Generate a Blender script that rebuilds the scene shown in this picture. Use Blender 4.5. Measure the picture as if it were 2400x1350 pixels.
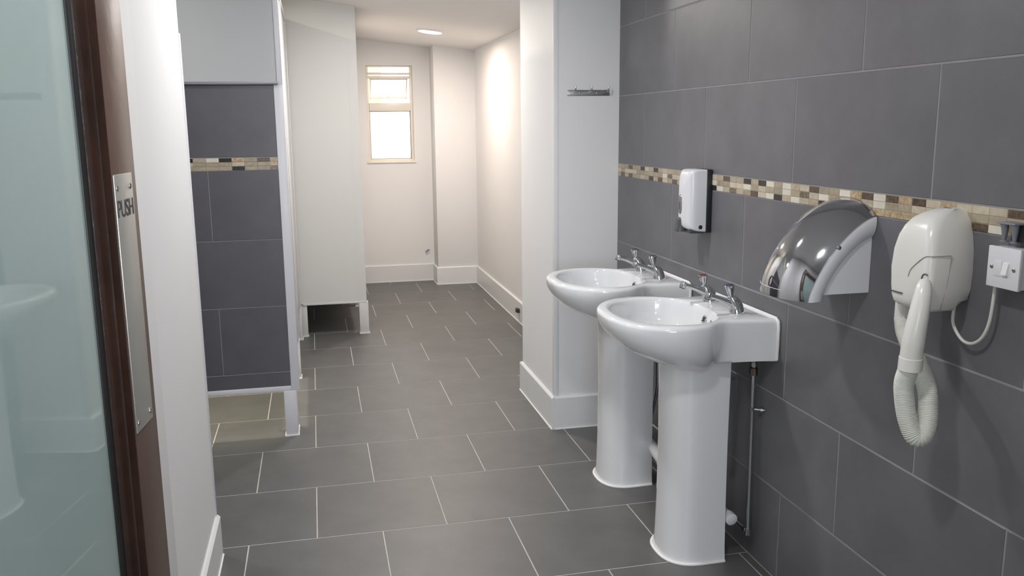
import bpy, bmesh, math, random
from mathutils import Vector, Matrix
random.seed(7)
for o in list(bpy.data.objects): bpy.data.objects.remove(o)
SC = bpy.context.scene; COL = SC.collection
PI = math.pi

# ------------------------------------------------------------------ camera
F_PX, YAW, PITCH, ROLL, CAM_H = 2040.36, 0.2208, -0.1846, -0.0101, 1.3874
fwd = Vector((math.sin(YAW)*math.cos(PITCH), math.cos(YAW)*math.cos(PITCH), math.sin(PITCH)))
rgt = Vector((math.cos(YAW), -math.sin(YAW), 0)); up = rgt.cross(fwd)
r2 = rgt*math.cos(ROLL)+up*math.sin(ROLL); u2 = -rgt*math.sin(ROLL)+up*math.cos(ROLL)
cd = bpy.data.cameras.new('camera'); cam = bpy.data.objects.new('camera', cd); COL.objects.link(cam)
cd.sensor_width = 36; cd.lens = F_PX/2400*36; cd.clip_start = .02
M = Matrix((r2, u2, -fwd)).transposed().to_4x4(); M.translation = (0, 0, CAM_H); cam.matrix_world = M
SC.camera = cam

# ------------------------------------------------------------------ world, exposure
wd = bpy.data.worlds.new('world'); SC.world = wd; wd.use_nodes = True
bg = wd.node_tree.nodes['Background']; bg.inputs[0].default_value = (1, .97, .9, 1); bg.inputs[1].default_value = 3.2
vs = SC.view_settings; vs.view_transform = 'Standard'; vs.look = 'None'; vs.gamma = 1; vs.use_curve_mapping = False
vs.exposure = .45
NEAR_COL = (1, .985, 1.0); WARM_COL = (1, .84, .73)
# (x, y, power, colour, radius) of the ceiling lights; the room ceiling slopes down to the right
LIGHTS = [(.889, 6.63, 12.5, WARM_COL, .09), (.32, 2.75, 9.5, NEAR_COL, .085), (.30, 1.15, 7, NEAR_COL, .085),
          (-1.0, 3.35, 5, NEAR_COL, .085), (-.72, 4.45, 24, (1,.90,.72), .085), (.45, 4.75, 12, (1, .94, .89), .085), (.2, -.6, 4, NEAR_COL, .085)]  # recess, passage and lobby lights are unseen, added to brighten the room
DAYLIGHT_FILL = 21   # cool daylight from an added, unseen lobby window behind the camera
W = 1.327
def ceil_z(x): return 2.18-.112*x

# ------------------------------------------------------------------ materials
def nodes(m): return m.node_tree.nodes, m.node_tree.links
def mat(name, col, rough=.5, metal=0, noise=0, nscale=4, bump=0, bscale=40, coat=0, col2=None, rand=0, spec=.5, ior=None):
    m = bpy.data.materials.new(name); m.use_nodes = True; N, L = nodes(m); b = N['Principled BSDF']
    b.inputs['Base Color'].default_value = (*col, 1); b.inputs['Roughness'].default_value = rough
    b.inputs['Metallic'].default_value = metal; b.inputs['Coat Weight'].default_value = coat; b.inputs['Coat Roughness'].default_value = .05
    b.inputs['Specular IOR Level'].default_value = spec
    if ior: b.inputs['IOR'].default_value = ior
    tc = N.new('ShaderNodeTexCoord'); oi = N.new('ShaderNodeObjectInfo')
    add = N.new('ShaderNodeVectorMath'); add.operation = 'ADD'
    cx = N.new('ShaderNodeMath'); cx.operation = 'MULTIPLY'; cx.inputs[1].default_value = 37.0
    L.new(oi.outputs['Random'], cx.inputs[0]); L.new(tc.outputs['Object'], add.inputs[0]); L.new(cx.outputs[0], add.inputs[1])
    if noise or col2 or rand:
        t = N.new('ShaderNodeTexNoise'); t.inputs['Scale'].default_value = nscale; t.inputs['Detail'].default_value = 6; t.inputs['Roughness'].default_value = .6
        L.new(add.outputs[0], t.inputs['Vector'])
        r = N.new('ShaderNodeValToRGB'); r.color_ramp.elements[0].position = .32; r.color_ramp.elements[1].position = .68
        c2 = col2 or tuple(c*(1+noise) for c in col); c1 = col if col2 else tuple(c*(1-noise) for c in col)
        r.color_ramp.elements[0].color = (*c1, 1); r.color_ramp.elements[1].color = (*c2, 1)
        L.new(t.outputs['Fac'], r.inputs[0])
        hs = N.new('ShaderNodeHueSaturation')
        ma = N.new('ShaderNodeMapRange'); ma.inputs['To Min'].default_value = 1-rand; ma.inputs['To Max'].default_value = 1+rand
        L.new(oi.outputs['Random'], ma.inputs['Value']); L.new(ma.outputs[0], hs.inputs['Value']); L.new(r.outputs[0], hs.inputs['Color'])
        L.new(hs.outputs[0], b.inputs['Base Color'])
    if bump:
        t2 = N.new('ShaderNodeTexNoise'); t2.inputs['Scale'].default_value = bscale; t2.inputs['Detail'].default_value = 4
        L.new(tc.outputs['Object'], t2.inputs['Vector'])
        bp = N.new('ShaderNodeBump'); bp.inputs['Strength'].default_value = bump; bp.inputs['Distance'].default_value = .002
        L.new(t2.outputs['Fac'], bp.inputs['Height']); L.new(bp.outputs[0], b.inputs['Normal'])
    return m
def emis(name, col, s):
    m = mat(name, (.9, .9, .9), .4); b = m.node_tree.nodes['Principled BSDF']
    b.inputs['Emission Color'].default_value = (*col, 1); b.inputs['Emission Strength'].default_value = s
    return m
WHITE = mat('white_wall_paint', (.80, .80, .80), .62, noise=.012, nscale=2, bump=.08, bscale=60)
CEIL = mat('ceiling_paint', (.80, .78, .77), .7, noise=.01, nscale=2)
SKIRT = mat('white_gloss_skirting', (.76, .77, .77), .3, noise=.01, nscale=3)
SEAL = mat('white_sealant', (.9, .9, .88), .35, noise=.01)
FTILE = mat('grey_floor_tile', (.118, .118, .115), .42, noise=.10, nscale=7, rand=.035, bump=.05, bscale=120)
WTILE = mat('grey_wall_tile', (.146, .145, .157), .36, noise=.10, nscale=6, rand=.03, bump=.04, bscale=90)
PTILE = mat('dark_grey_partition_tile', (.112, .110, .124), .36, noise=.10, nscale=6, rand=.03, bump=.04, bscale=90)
GROUT_F = mat('pale_floor_grout', (.52, .50, .46), .85, noise=.08, nscale=12)
GROUT_W = mat('grey_wall_grout', (.30, .295, .295), .85, noise=.08, nscale=12)
GROUT_M = mat('beige_mosaic_grout', (.36, .33, .28), .85, noise=.08, nscale=20)
MOS = {'w': mat('cream_marble', (.72, .67, .56), .3, noise=.05, nscale=60, rand=.05),
       't': mat('tan_stone', (.42, .35, .25), .35, noise=.16, nscale=70, rand=.14),
       'c': mat('pale_stone', (.56, .49, .37), .35, noise=.12, nscale=70, rand=.08),
       'g': mat('gold_mottled_stone', (.34, .22, .10), .35, nscale=110, col2=(.62, .50, .33), rand=.08),
       'b': mat('brown_stone', (.06, .040, .024), .3, nscale=120, col2=(.18, .125, .08), rand=.1),
       'd': mat('dark_marble', (.03, .025, .022), .2, noise=.4, nscale=120, rand=.1),
       'm': mat('dark_marbled_stone', (.03, .022, .015), .25, nscale=150, col2=(.34, .27, .18), rand=.05)}
PANEL = mat('off_white_laminate', (.67, .67, .65), .45, noise=.012, nscale=2)
PANELG = mat('pale_grey_laminate', (.52, .53, .53), .5, noise=.012, nscale=2)
TRIMW = mat('white_plastic_trim', (.74, .74, .77), .35, noise=.01)
TRIMG = mat('grey_metal_trim', (.25, .25, .26), .4, metal=.3, noise=.03)
CERA = mat('white_ceramic', (.79, .80, .81), .08, coat=.6, noise=.004, nscale=2)
CHROME = mat('chrome', (.56, .57, .59), .07, metal=1, noise=.01, nscale=3)
DCHROME = mat('polished_steel_cover', (.50, .51, .53), .06, metal=1, noise=.02, nscale=3)
STEEL = mat('brushed_steel', (.42, .41, .40), .32, metal=1, noise=.12, nscale=30)
COPPER = mat('tarnished_fitting', (.22, .15, .12), .35, metal=1, noise=.2, nscale=80)
BLACK = mat('black_plastic', (.015, .016, .018), .4, noise=.1)
DGREY = mat('dark_grey_plastic', (.06, .068, .075), .35, noise=.05)
MGREY = mat('mid_grey_plastic', (.22, .23, .26), .4, noise=.06)
WPLAS = mat('white_plastic', (.76, .76, .79), .28, coat=.2, noise=.005)
IVORY = mat('ivory_plastic', (.80, .79, .74), .25, coat=.3, noise=.005)
IVHOSE = mat('ivory_hose_plastic', (.72, .73, .66), .4, noise=.02)
BROWN = mat('brown_painted_wood', (.085, .048, .036), .38, noise=.14, nscale=9, bump=.2, bscale=50)
DBROWN = mat('dark_varnished_wood', (.024, .010, .006), .3, noise=.35, nscale=14, bump=.4, bscale=70)
ALU = mat('satin_aluminium_plate', (.50, .49, .45), .42, metal=.75, noise=.03, nscale=10)
UPVC = mat('cream_window_plastic', (.82, .78, .70), .35, noise=.01)
RED = mat('red_marker', (.22, .02, .02), .3, noise=.05)
BLUE = mat('blue_marker', (.035, .05, .12), .3, noise=.05)
LENS = mat('grey_sight_glass', (.20, .20, .20), .2, noise=.05)
OUTW = mat('render_wall', (.60, .45, .28), .8, noise=.12, nscale=3)
ROOFM = mat('roof_slate', (.25, .2, .17), .7, noise=.1)
def glass(name, col, rough):
    m = mat(name, col, rough); b = m.node_tree.nodes['Principled BSDF']; b.inputs['Transmission Weight'].default_value = 1; b.inputs['IOR'].default_value = 1.45
    return m
WGLASS = glass('frosted_window_glass', (1, 1, 1), .25)
# green film-backed door glass: a pale green diffusing back under a glossy face
DGLASS = mat('green_frosted_door_glass', (.26, .345, .33), .5, noise=.03, nscale=5, coat=1.0)
DGLASS.node_tree.nodes['Principled BSDF'].inputs['Coat Roughness'].default_value = .02
DGLASS.node_tree.nodes['Principled BSDF'].inputs['Coat IOR'].default_value = 1.5
GLOW_W = emis('warm_lamp_diffuser', (1, .93, .84), 14); GLOW_N = emis('lamp_diffuser', (1, .99, .98), 14)

# ------------------------------------------------------------------ helpers
def link(name, me, m, parent=None, smooth=False, ang=35):
    o = bpy.data.objects.new(name, me); COL.objects.link(o)
    if m and not me.materials: me.materials.append(m)
    if smooth:
        me.shade_smooth(); me.set_sharp_from_angle(angle=math.radians(ang))
    if parent: o.parent = parent
    return o
def shift(bm, parent):
    if parent is not None:
        r = parent; off = Vector((0, 0, 0)); mm = Matrix.Identity(4)
        chain = []
        while r: chain.append(r); r = r.parent
        for c in reversed(chain): mm = mm @ Matrix.LocRotScale(c.location, c.rotation_euler, c.scale)
        bm.transform(mm.inverted())
def obj(name, bm, m, parent=None, smooth=False, ang=35):
    """world-space bmesh -> one object, in the parent's local space"""
    bmesh.ops.recalc_face_normals(bm, faces=bm.faces)
    shift(bm, parent)
    me = bpy.data.meshes.new(name); bm.to_mesh(me); bm.free()
    return link(name, me, m, parent, smooth, ang)
def addbox(bm, x0, x1, y0, y1, z0, z1, bev=0, seg=2):
    b = bmesh.new(); bmesh.ops.create_cube(b, size=1)
    for v in b.verts: v.co = Vector(((x0+x1)/2+v.co.x*(x1-x0), (y0+y1)/2+v.co.y*(y1-y0), (z0+z1)/2+v.co.z*(z1-z0)))
    if bev: bmesh.ops.bevel(b, geom=b.edges[:], offset=bev, segments=seg, affect='EDGES', profile=.5)
    me = bpy.data.meshes.new('t'); b.to_mesh(me); b.free(); bm.from_mesh(me); bpy.data.meshes.remove(me)
def box(name, x0, x1, y0, y1, z0, z1, m, parent=None, bev=0, seg=2):
    bm = bmesh.new(); addbox(bm, x0, x1, y0, y1, z0, z1, bev, seg); return obj(name, bm, m, parent, smooth=bev > 0, ang=40)
def prism(bm, pts, d):
    """pts: world points of a planar polygon, extruded by vector d"""
    a = [bm.verts.new(p) for p in pts]; b = [bm.verts.new(Vector(p)+Vector(d)) for p in pts]
    n = len(a); bm.faces.new(a); bm.faces.new(b[::-1])
    for i in range(n): bm.faces.new((a[i], a[(i+1) % n], b[(i+1) % n], b[i]))
def rings(bm, R, cap0=True, cap1=True, closed=True):
    V = [[bm.verts.new(p) for p in r] for r in R]; n = len(V[0])
    for i in range(len(V)-1):
        for j in range(n if closed else n-1):
            k = (j+1) % n; bm.faces.new((V[i][j], V[i][k], V[i+1][k], V[i+1][j]))
    if cap0: bm.faces.new(V[0][::-1])
    if cap1: bm.faces.new(V[-1])
    return V
def frame(t, ref=Vector((0, 0, 1))):
    t = t.normalized()
    if abs(t.dot(ref)) > .95: ref = Vector((1, 0, 0)) if abs(t.x) < .9 else Vector((0, 1, 0))
    a = t.cross(ref).normalized(); return a, a.cross(t).normalized()
def spline(pts, n=8):
    P = [Vector(p) for p in pts]; out = []
    for i in range(len(P)-1):
        p0 = P[i-1] if i else P[0]*2-P[1]; p1, p2 = P[i], P[i+1]; p3 = P[i+2] if i+2 < len(P) else P[-1]*2-P[-2]
        for k in range(n):
            t = k/n; out.append(.5*((2*p1)+(p2-p0)*t+(2*p0-5*p1+4*p2-p3)*t*t+(3*p1-p0-3*p2+p3)*t**3))
    out.append(P[-1]); return out
def addtube(bm, pts, rad, n=12, caps=True, sq=None):
    P = [Vector(p) for p in pts]
    if not isinstance(rad, (list, tuple)): rad = [rad]*len(P)
    R = []; a = None
    for i, p in enumerate(P):
        t = (P[min(i+1, len(P)-1)]-P[max(i-1, 0)]).normalized()
        if a is None: a, b = frame(t)
        else:
            a = (a-t*a.dot(t)).normalized(); b = a.cross(t).normalized()
        r = rad[i]; s = sq or (1, 1)
        R.append([p+a*(math.cos(2*PI*k/n)*r*s[0])+b*(math.sin(2*PI*k/n)*r*s[1]) for k in range(n)])
    rings(bm, R, caps, caps)
def tube(name, pts, rad, m, parent=None, n=12):
    bm = bmesh.new(); addtube(bm, pts, rad, n); return obj(name, bm, m, parent, True, 50)
def lathe(bm, c, axis, prof, n=24):
    """prof: (distance along axis, radius)"""
    ax = Vector(axis).normalized(); a, b = frame(ax); c = Vector(c)
    R = [[c+ax*h+(a*math.cos(2*PI*k/n)+b*math.sin(2*PI*k/n))*max(r, 1e-5) for k in range(n)] for h, r in prof]
    rings(bm, R)
def lat(name, c, axis, prof, m, parent=None, n=24, ang=35):
    bm = bmesh.new(); lathe(bm, c, axis, prof, n); return obj(name, bm, m, parent, True, ang)
def props(o, label=None, cat=None, group=None, kind=None):
    if label: o['label'] = label
    if cat: o['category'] = cat
    if group: o['group'] = group
    if kind: o['kind'] = kind
    return o
def thing(name, loc, label, cat, group=None, rz=0):
    e = bpy.data.objects.new(name, None); COL.objects.link(e); e.location = loc; e.rotation_euler = (0, 0, rz); e.empty_display_size = .1
    return props(e, label, cat, group)
def struct(o): o['kind'] = 'structure'; return o
_tm = {}
def piece(name, cx, cy, cz, sx, sy, sz, ch, face, m, parent):
    """a tile: box whose front (towards `face`) has chamfered edges; alike ones share the mesh"""
    key = (name, round(sx, 4), round(sy, 4), round(sz, 4), ch, face, m.name)
    if key not in _tm:
        f = Vector(face); bm = bmesh.new(); bmesh.ops.create_cube(bm, size=1)
        for v in bm.verts:
            s = Vector((sx, sy, sz)); c = v.co.copy(); v.co = Vector((c.x*s.x, c.y*s.y, c.z*s.z))
        fr = [e for fc in bm.faces if fc.normal.dot(f) > .9 for e in fc.edges]
        bmesh.ops.bevel(bm, geom=fr, offset=ch, segments=1, affect='EDGES')
        me = bpy.data.meshes.new(name); bm.to_mesh(me); bm.free(); me.materials.append(m); _tm[key] = me
    o = bpy.data.objects.new(name, _tm[key]); COL.objects.link(o); o.location = Vector((cx, cy, cz))-(parent.location if parent else Vector()); o.parent = parent
    return o

# ------------------------------------------------------------------ room shell
floor = struct(box('floor', -1.75, 1.75, -1.3, 8.1, -.12, -.0009, GROUT_F))
FX, FY, FT = -.2774, 2.8659, .4416; FW = .45; G = .0042
for k in range(-9, 14):
    y0 = FY+FT*(k-1)+G/2; y1 = y0+FT-G; xo = FX+(.2261 if k % 2 else 0)
    for j in range(-4, 5):
        x0 = xo+FW*j+G/2; x1 = x0+FW-G
        x0c, x1c = max(x0, -1.6), min(x1, 1.40 if y0 > 3.9 else W)
        y1c, y0c = min(y1, 7.85), max(y0, -1.2)
        if y0 < 3.73 < y1 and x0c < 1.03 < x1c+.3: pass
        if x1c-x0c < .02 or y1c-y0c < .02: continue
        piece('floor_tile', (x0c+x1c)/2, (y0c+y1c)/2, -.006, x1c-x0c, y1c-y0c, .012, .0008, (0, 0, 1), FTILE, floor)

bm = bmesh.new()
zz = lambda x: ceil_z(x)
prism(bm, [(-1.75, -1.3, zz(-1.75)), (1.75, -1.3, zz(1.75)), (1.75, -1.3, zz(1.75)+.1), (-1.75, -1.3, zz(-1.75)+.1)], (0, 9.4, 0))
ceiling = struct(obj('ceiling', bm, CEIL))

# tiled wall on the right
TH = .008
wr = struct(box('wall_right', W+.0026, W+.12, -1.3, 3.74, 0, 2.2, GROUT_W))
box('mosaic_bed', W+.0012, W+.0030, .6, 3.722, 1.1640, 1.2155, GROUT_M, wr)
hh, hl = .2932, .5809; Z1 = .2829; ZM0 = Z1+3*hh; ZM1 = ZM0+.0541
rowz = [(0, Z1, 2.2407), (Z1, Z1+hh, 1.3805), (Z1+hh, Z1+2*hh, 1.6673), (Z1+2*hh, ZM0, 1.3739),
        (ZM1, ZM1+hh, 1.6784), (ZM1+hh, ZM1+2*hh, 1.9587), (ZM1+2*hh, 2.03, 1.6784)]
for z0, z1, yj in rowz:
    for k in range(-6, 7):
        a = yj+hl*k+G/2; b = a+hl-G
        a, b = max(a, -1.2), min(b, 3.724)
        if b-a < .015: continue
        zt = min(z1-G/2, 2.03)
        piece('wall_tile', W+TH/2+.0015, (a+b)/2, (z0+G/2+zt)/2, TH, b-a, zt-z0-G/2, .0012, (-1, 0, 0), WTILE, wr)
# mosaic border: columns counted from the far corner; rows top, middle, bottom as read from the photograph
far = ['ttbttdctdtcttt'+'d', 'tccctttttt'+'wmccw', 'btbttctdtbctbtc']
mid = ['w', 'w', 'c']
near = ['ctbttdtdwtwtcbttwgbwbgbcgcc', 'wttccwtcttwtmcwttttwttccctt', 'dwtmttbcwdtwttdttttggggggbb']
mrow = [far[r]+mid[r]+'dwcmtc'[r*2:r*2+2]+near[r] for r in range(3)]
mrow = [far[0]+'tcdw'+near[0], far[1]+'wwtc'+near[1], far[2]+'ccgb'+near[2]]
MP = .04745; ym = 3.684
ncol = 0
while ym-MP*ncol > .8:
    for r in range(3):
        ch = mrow[r][ncol] if ncol < len(mrow[r]) else random.choice('ttcwgb')
        a = ym-MP*ncol; y1 = a-.0007; y0 = a-MP+.0007
        z1 = ZM1-.0012-r*.0178; z0 = z1-.0166
        if y1 > .8: piece('mosaic_tile', W+.0037, (y0+y1)/2, (z0+z1)/2, .007, y1-y0, z1-z0, .0008, (-1, 0, 0), MOS[ch], wr)
    ncol += 1
for r in range(3):   # the cut pieces that close the border at the corner
    piece('mosaic_tile', W+.0037, 3.704, ZM1-.0012-r*.0178-.0083, .007, .038, .0166, .0008, (-1, 0, 0), MOS['tct'[r]], wr)

# plastered block that ends the tiled wall
PX, PY0, PY1 = 1.030, 3.725, 4.345
wreturn = struct(box('wall_return', PX, 1.75, PY0, PY1, 0, 2.25, WHITE))
box('corner_bead', PX-.0015, PX+.022, PY0-.0015, PY0+.022, .15, 2.1, WHITE, wreturn, .0015)
RX = 1.395
wrr = struct(box('wall_right_rear', RX, 1.75, PY1, 8.05, 0, 2.25, WHITE))
# far wall with the window opening
FYW = 7.85; WX0, WX1, WZ0, WZ1 = .480, .884, 1.085, 1.912
bm = bmesh.new()
addbox(bm, -1.75, WX0, FYW, FYW+.2, 0, 2.42); addbox(bm, WX1, 1.75, FYW, FYW+.2, 0, 2.42)
addbox(bm, WX0, WX1, FYW, FYW+.2, 0, WZ0); addbox(bm, WX0, WX1, FYW, FYW+.2, WZ1, 2.42)
wf = struct(obj('wall_rear', bm, WHITE))
wp = struct(box('wall_pier', 1.037, RX+.02, 7.60, FYW+.01, 0, 2.25, WHITE, None, .002))
# left wall beside the door, its return, and the recess behind it
LX = -.37
wl = struct(box('wall_left', LX-.12, LX, .42, 2.82, 0, 2.32, WHITE))
wl2 = struct(box('wall_left_rear', -1.75, -1.6, -1.3, 8.05, 0, 2.45, WHITE))
t1 = struct(box('trim_1', LX-.005, LX+.007, 1.30, 2.045, 0, 2.2, WHITE, None, .002))
t2 = struct(box('trim_2', LX-.06, LX+.004, 2.806, 2.826, .141, 1.665, TRIMW, None, .0015))
# doorway wall the camera looks through, and the lobby behind the camera
bm = bmesh.new()
addbox(bm, -1.75, -.43, .34, .44, 0, 2.38); addbox(bm, .56, W+.02, .34, .44, 0, 2.25); addbox(bm, -.43, .56, .34, .44, 1.96, 2.3)
wfn = struct(obj('wall_front', bm, WHITE))
bm = bmesh.new()
addbox(bm, -1.75, -.85, -1.35, -1.2, 0, 2.42); addbox(bm, .45, 1.75, -1.35, -1.2, 0, 2.25); addbox(bm, -.85, .45, -1.35, -1.2, 0, .75); addbox(bm, -.85, .45, -1.35, -1.2, 1.95, 2.3)
wback = struct(obj('wall_lobby', bm, WHITE))
w2 = struct(thing('added_window', (-.2, -1.2, .75), None, None))  # unseen window, added to bring fill light from behind the camera
bm = bmesh.new()
for a, b, c, d in ((-.85, -.80, .75, 1.95), (.40, .45, .75, 1.95), (-.80, .40, .75, .80), (-.80, .40, 1.90, 1.95), (-.22, -.18, .80, 1.90)): addbox(bm, a, b, -1.30, -1.24, c, d, .004)
obj('window_frame', bm, UPVC, w2, True)
dl = bpy.data.lights.new('daylight_fill', 'AREA'); dl.shape = 'RECTANGLE'; dl.size = 1.16; dl.size_y = 1.06; dl.energy = DAYLIGHT_FILL; dl.color = (.74, .85, 1.0)
do = bpy.data.objects.new('daylight_fill', dl); COL.objects.link(do); do.location = (-.2, -1.34, 1.35); do.rotation_euler = (PI/2, 0, 0)  # area light set in the added window as cool fill

SH, ST = .155, .014
def skirting(name, x0, x1, y0, y1, face, h=SH):
    """board with a small bevelled top edge; face = axis it faces"""
    bm = bmesh.new(); c = .007
    if face == '-x': pr = [(x1, 0), (x0, 0), (x0, h-c), (x0+c, h), (x1, h)]; prism(bm, [(a, y0, b) for a, b in pr], (0, y1-y0, 0))
    if face == '+x': pr = [(x0, 0), (x1, 0), (x1, h-c), (x1-c, h), (x0, h)]; prism(bm, [(a, y0, b) for a, b in pr], (0, y1-y0, 0))
    if face == '-y': pr = [(y1, 0), (y0, 0), (y0, h-c), (y0+c, h), (y1, h)]; prism(bm, [(x0, a, b) for a, b in pr], (x1-x0, 0, 0))
    o = struct(obj(name, bm, SKIRT))
    q = .004
    if face == '-x': box('sealant', x0-q, x0+.001, y0, y1, 0, q, SEAL, o)
    if face == '+x': box('sealant', x1-.001, x1+q, y0, y1, 0, q, SEAL, o)
    if face == '-y': box('sealant', x0, x1, y0-q, y0+.001, 0, q, SEAL, o)
    return o
skirting('baseboard_return_side', PX-ST, PX, PY0-ST, PY1+ST, '-x')
skirting('baseboard_return_front', PX, W+.001, PY0-ST, PY0, '-y')
skirting('baseboard_right', RX-ST, RX, PY1, 7.60, '-x')
skirting('baseboard_pier_front', 1.037-ST, RX-ST, 7.60-ST, 7.60, '-y')
skirting('baseboard_pier_side', 1.037-ST, 1.037, 7.60, FYW, '-x')
skirting('baseboard_rear', -1.6, 1.037-ST, FYW-ST, FYW, '-y')
skirting('baseboard_left', LX, LX+ST, .45, 2.82, '+x', .142)

# window: fixed lower light, open top-hung fanlight above
win = struct(thing('window_1', ((WX0+WX1)/2, FYW, WZ0), None, None))
fy0, fy1 = FYW+.03, FYW+.09
bm = bmesh.new(); t = .022
addbox(bm, WX0, WX0+t, fy0, fy1, WZ0, WZ1, .003); addbox(bm, WX1-t, WX1, fy0, fy1, WZ0, WZ1, .003)
addbox(bm, WX0+t, WX1-t, fy0, fy1, WZ0, WZ0+.02, .003); addbox(bm, WX0+t, WX1-t, fy0, fy1, WZ1-.012, WZ1, .003)
addbox(bm, WX0+t, WX1-t, fy0-.012, fy1, 1.522, 1.592, .004)
obj('window_frame', bm, UPVC, win, True)
bm = bmesh.new()
for a in (0, 1): addbox(bm, *((WX0+t, WX0+t+.006) if not a else (WX1-t-.006, WX1-t)), fy0+.02, fy0+.03, WZ0+.02, 1.522)
addbox(bm, WX0+t, WX1-t, fy0+.02, fy0+.03, WZ0+.02, WZ0+.025); addbox(bm, WX0+t, WX1-t, fy0+.02, fy0+.03, 1.517, 1.522)
obj('window_gasket', bm, mat('grey_gasket', (.25, .24, .22), .6), win)
box('window_pane', WX0+t, WX1-t, fy0+.031, fy0+.036, WZ0+.02, 1.522, WGLASS, win)
# tilted fanlight sash: hinged under the top, its foot pushed outward
box('transom_bar', WX0+.004, WX1-.004, fy0-.004, fy0+.03, 1.835, 1.853, UPVC, win, .003)
box('transom_bar', WX0+.004, WX1-.004, fy0-.002, fy0+.028, 1.800, 1.824, UPVC, win, .003)
sash = thing('fanlight_sash', ((WX0+WX1)/2, fy0+.02, 1.80), None, None); sash.parent = win
sash.location = (0, fy0+.02-FYW, 1.80-WZ0); 
bm = bmesh.new(); sy = fy0+.02; sw = .165
addbox(bm, .682-sw, .682-sw+.012, sy, sy+.02, 1.60, 1.80, .002); addbox(bm, .682+sw-.012, .682+sw, sy, sy+.02, 1.60, 1.80, .002)
addbox(bm, .682-sw, .682+sw, sy, sy+.02, 1.60, 1.612, .002); addbox(bm, .682-sw, .682+sw, sy, sy+.02, 1.788, 1.80, .002)
obj('sash_frame', bm, UPVC, sash, True)
box('sash_pane', .682-sw+.01, .682+sw-.01, sy+.008, sy+.012, 1.61, 1.79, WGLASS, sash)
box('window_catch', .672, .692, sy-.015, sy, 1.60, 1.63, UPVC, sash, .003)
sash.rotation_euler = (math.radians(32), 0, 0)
box('window_sill', WX0-.012, WX1+.012, FYW-.012, FYW+.06, WZ0-.016, WZ0+.002, UPVC, win, .004)
# building across the yard, seen through the open top light
nb = thing('neighbouring_building', (-.6, 13.5, 0), 'pale rendered building seen through the open top light of the window', 'building')
box('wall', -3.2, 1.02, 13.2, 16, 0, 2.75, OUTW, nb)
box('chimney_pot', .68, .84, 13.6, 13.8, 2.75, 3.0, ROOFM, nb, .02)
box('gutter', -3.2, 1.05, 13.08, 13.2, 2.45, 2.52, ROOFM, nb, .02)
yard = struct(box('ground_outside', -6, 8, 8.05, 20, -.3, -.2, mat('concrete_yard', (.4, .38, .35), .9, noise=.1)))

# ------------------------------------------------------------------ ceiling lights
for i, (x, y, pw, c, r) in enumerate(LIGHTS):
    lab = ['round glowing ceiling light at the far end by the window', 'round ceiling light above the basins', 'round ceiling light above the hair dryer',
           'unseen round ceiling light added in the left shower recess', 'round ceiling light inside the first cubicle', 'unseen round ceiling light added over the passage', 'unseen round ceiling light added in the lobby'][i]
    z = ceil_z(x); t = thing('ceiling_light', (x, y, z), lab, 'light', 'round flush ceiling lights'); t.rotation_euler = (0, math.atan(.112), 0)
    bpy.context.view_layer.update()
    lat('trim_ring', (x, y, z), (-.111, 0, -.994), [(-.012, r+.012), (.002, r+.014), (.010, r+.010), (.012, r-.002), (.006, r-.006)], WPLAS, t, 32)
    lat('diffuser', (x, y, z), (-.111, 0, -.994), [(-.01, r-.004), (.008, r-.004), (.013, r*.8), (.015, r*.3)], GLOW_W if c is WARM_COL else GLOW_N, t, 32)
    ld = bpy.data.lights.new('lamp', 'AREA'); ld.shape = 'DISK'; ld.size = r*1.8; ld.energy = pw; ld.color = c
    lo = bpy.data.objects.new('lamp', ld); COL.objects.link(lo); lo.location = (x-.003, y, z-.022); lo.rotation_euler = (0, math.atan(.112), 0)

# ------------------------------------------------------------------ door on the left, opened inwards against the wall
DA = math.radians(6.2); P0 = Vector((-.254, 1.215, 0)); DD = Vector((math.sin(DA), math.cos(DA), 0)); DN = Vector((math.cos(DA), -math.sin(DA), 0))
door = struct(thing('door_1', (0, 0, 0), None, None)); door.location = P0; door.rotation_euler = (0, 0, -DA)
bpy.context.view_layer.update()
# inside door space: x = out of the leaf towards the room, y = towards the free edge
def dbm(fn):
    bm = bmesh.new(); fn(bm); return bm
def dobj(name, bm, m, smooth=True, parent=None):
    bmesh.ops.recalc_face_normals(bm, faces=bm.faces); me = bpy.data.meshes.new(name); bm.to_mesh(me); bm.free(); return link(name, me, m, parent or door, smooth, 40)
ZB, ZT = .79, 1.86; HY = -.715     # bottom and top of the pane, hinge edge
dobj('stile', dbm(lambda b: addbox(b, -.042, 0, -.004, .096, .008, 1.98, .0015)), BROWN)
dobj('stile', dbm(lambda b: addbox(b, -.042, 0, HY, HY+.1, .008, 1.98, .0015)), BROWN)
dobj('rail', dbm(lambda b: addbox(b, -.042, 0, HY+.1, -.004, .008, ZB-.045, .0015)), BROWN)
dobj('rail', dbm(lambda b: addbox(b, -.042, 0, HY+.1, -.004, ZT+.045, 1.98, .0015)), BROWN)
def bead_v(b, y0, y1, z0, z1):
    """moulded glazing bead, vertical: stepped section between y0 (glass) and y1 (stile)"""
    s = 1 if y1 > y0 else -1; w = abs(y1-y0)
    sec = [(-.024, 0), (-.016, 0), (-.010, .005), (-.005, .012), (-.0045, .020), (-.007, .023), (-.003, .028), (.0, .034), (.0003, w), (-.024, w)]
    prism(b, [(x, y0+s*d, z0) for x, d in sec], (0, 0, z1-z0))
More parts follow.
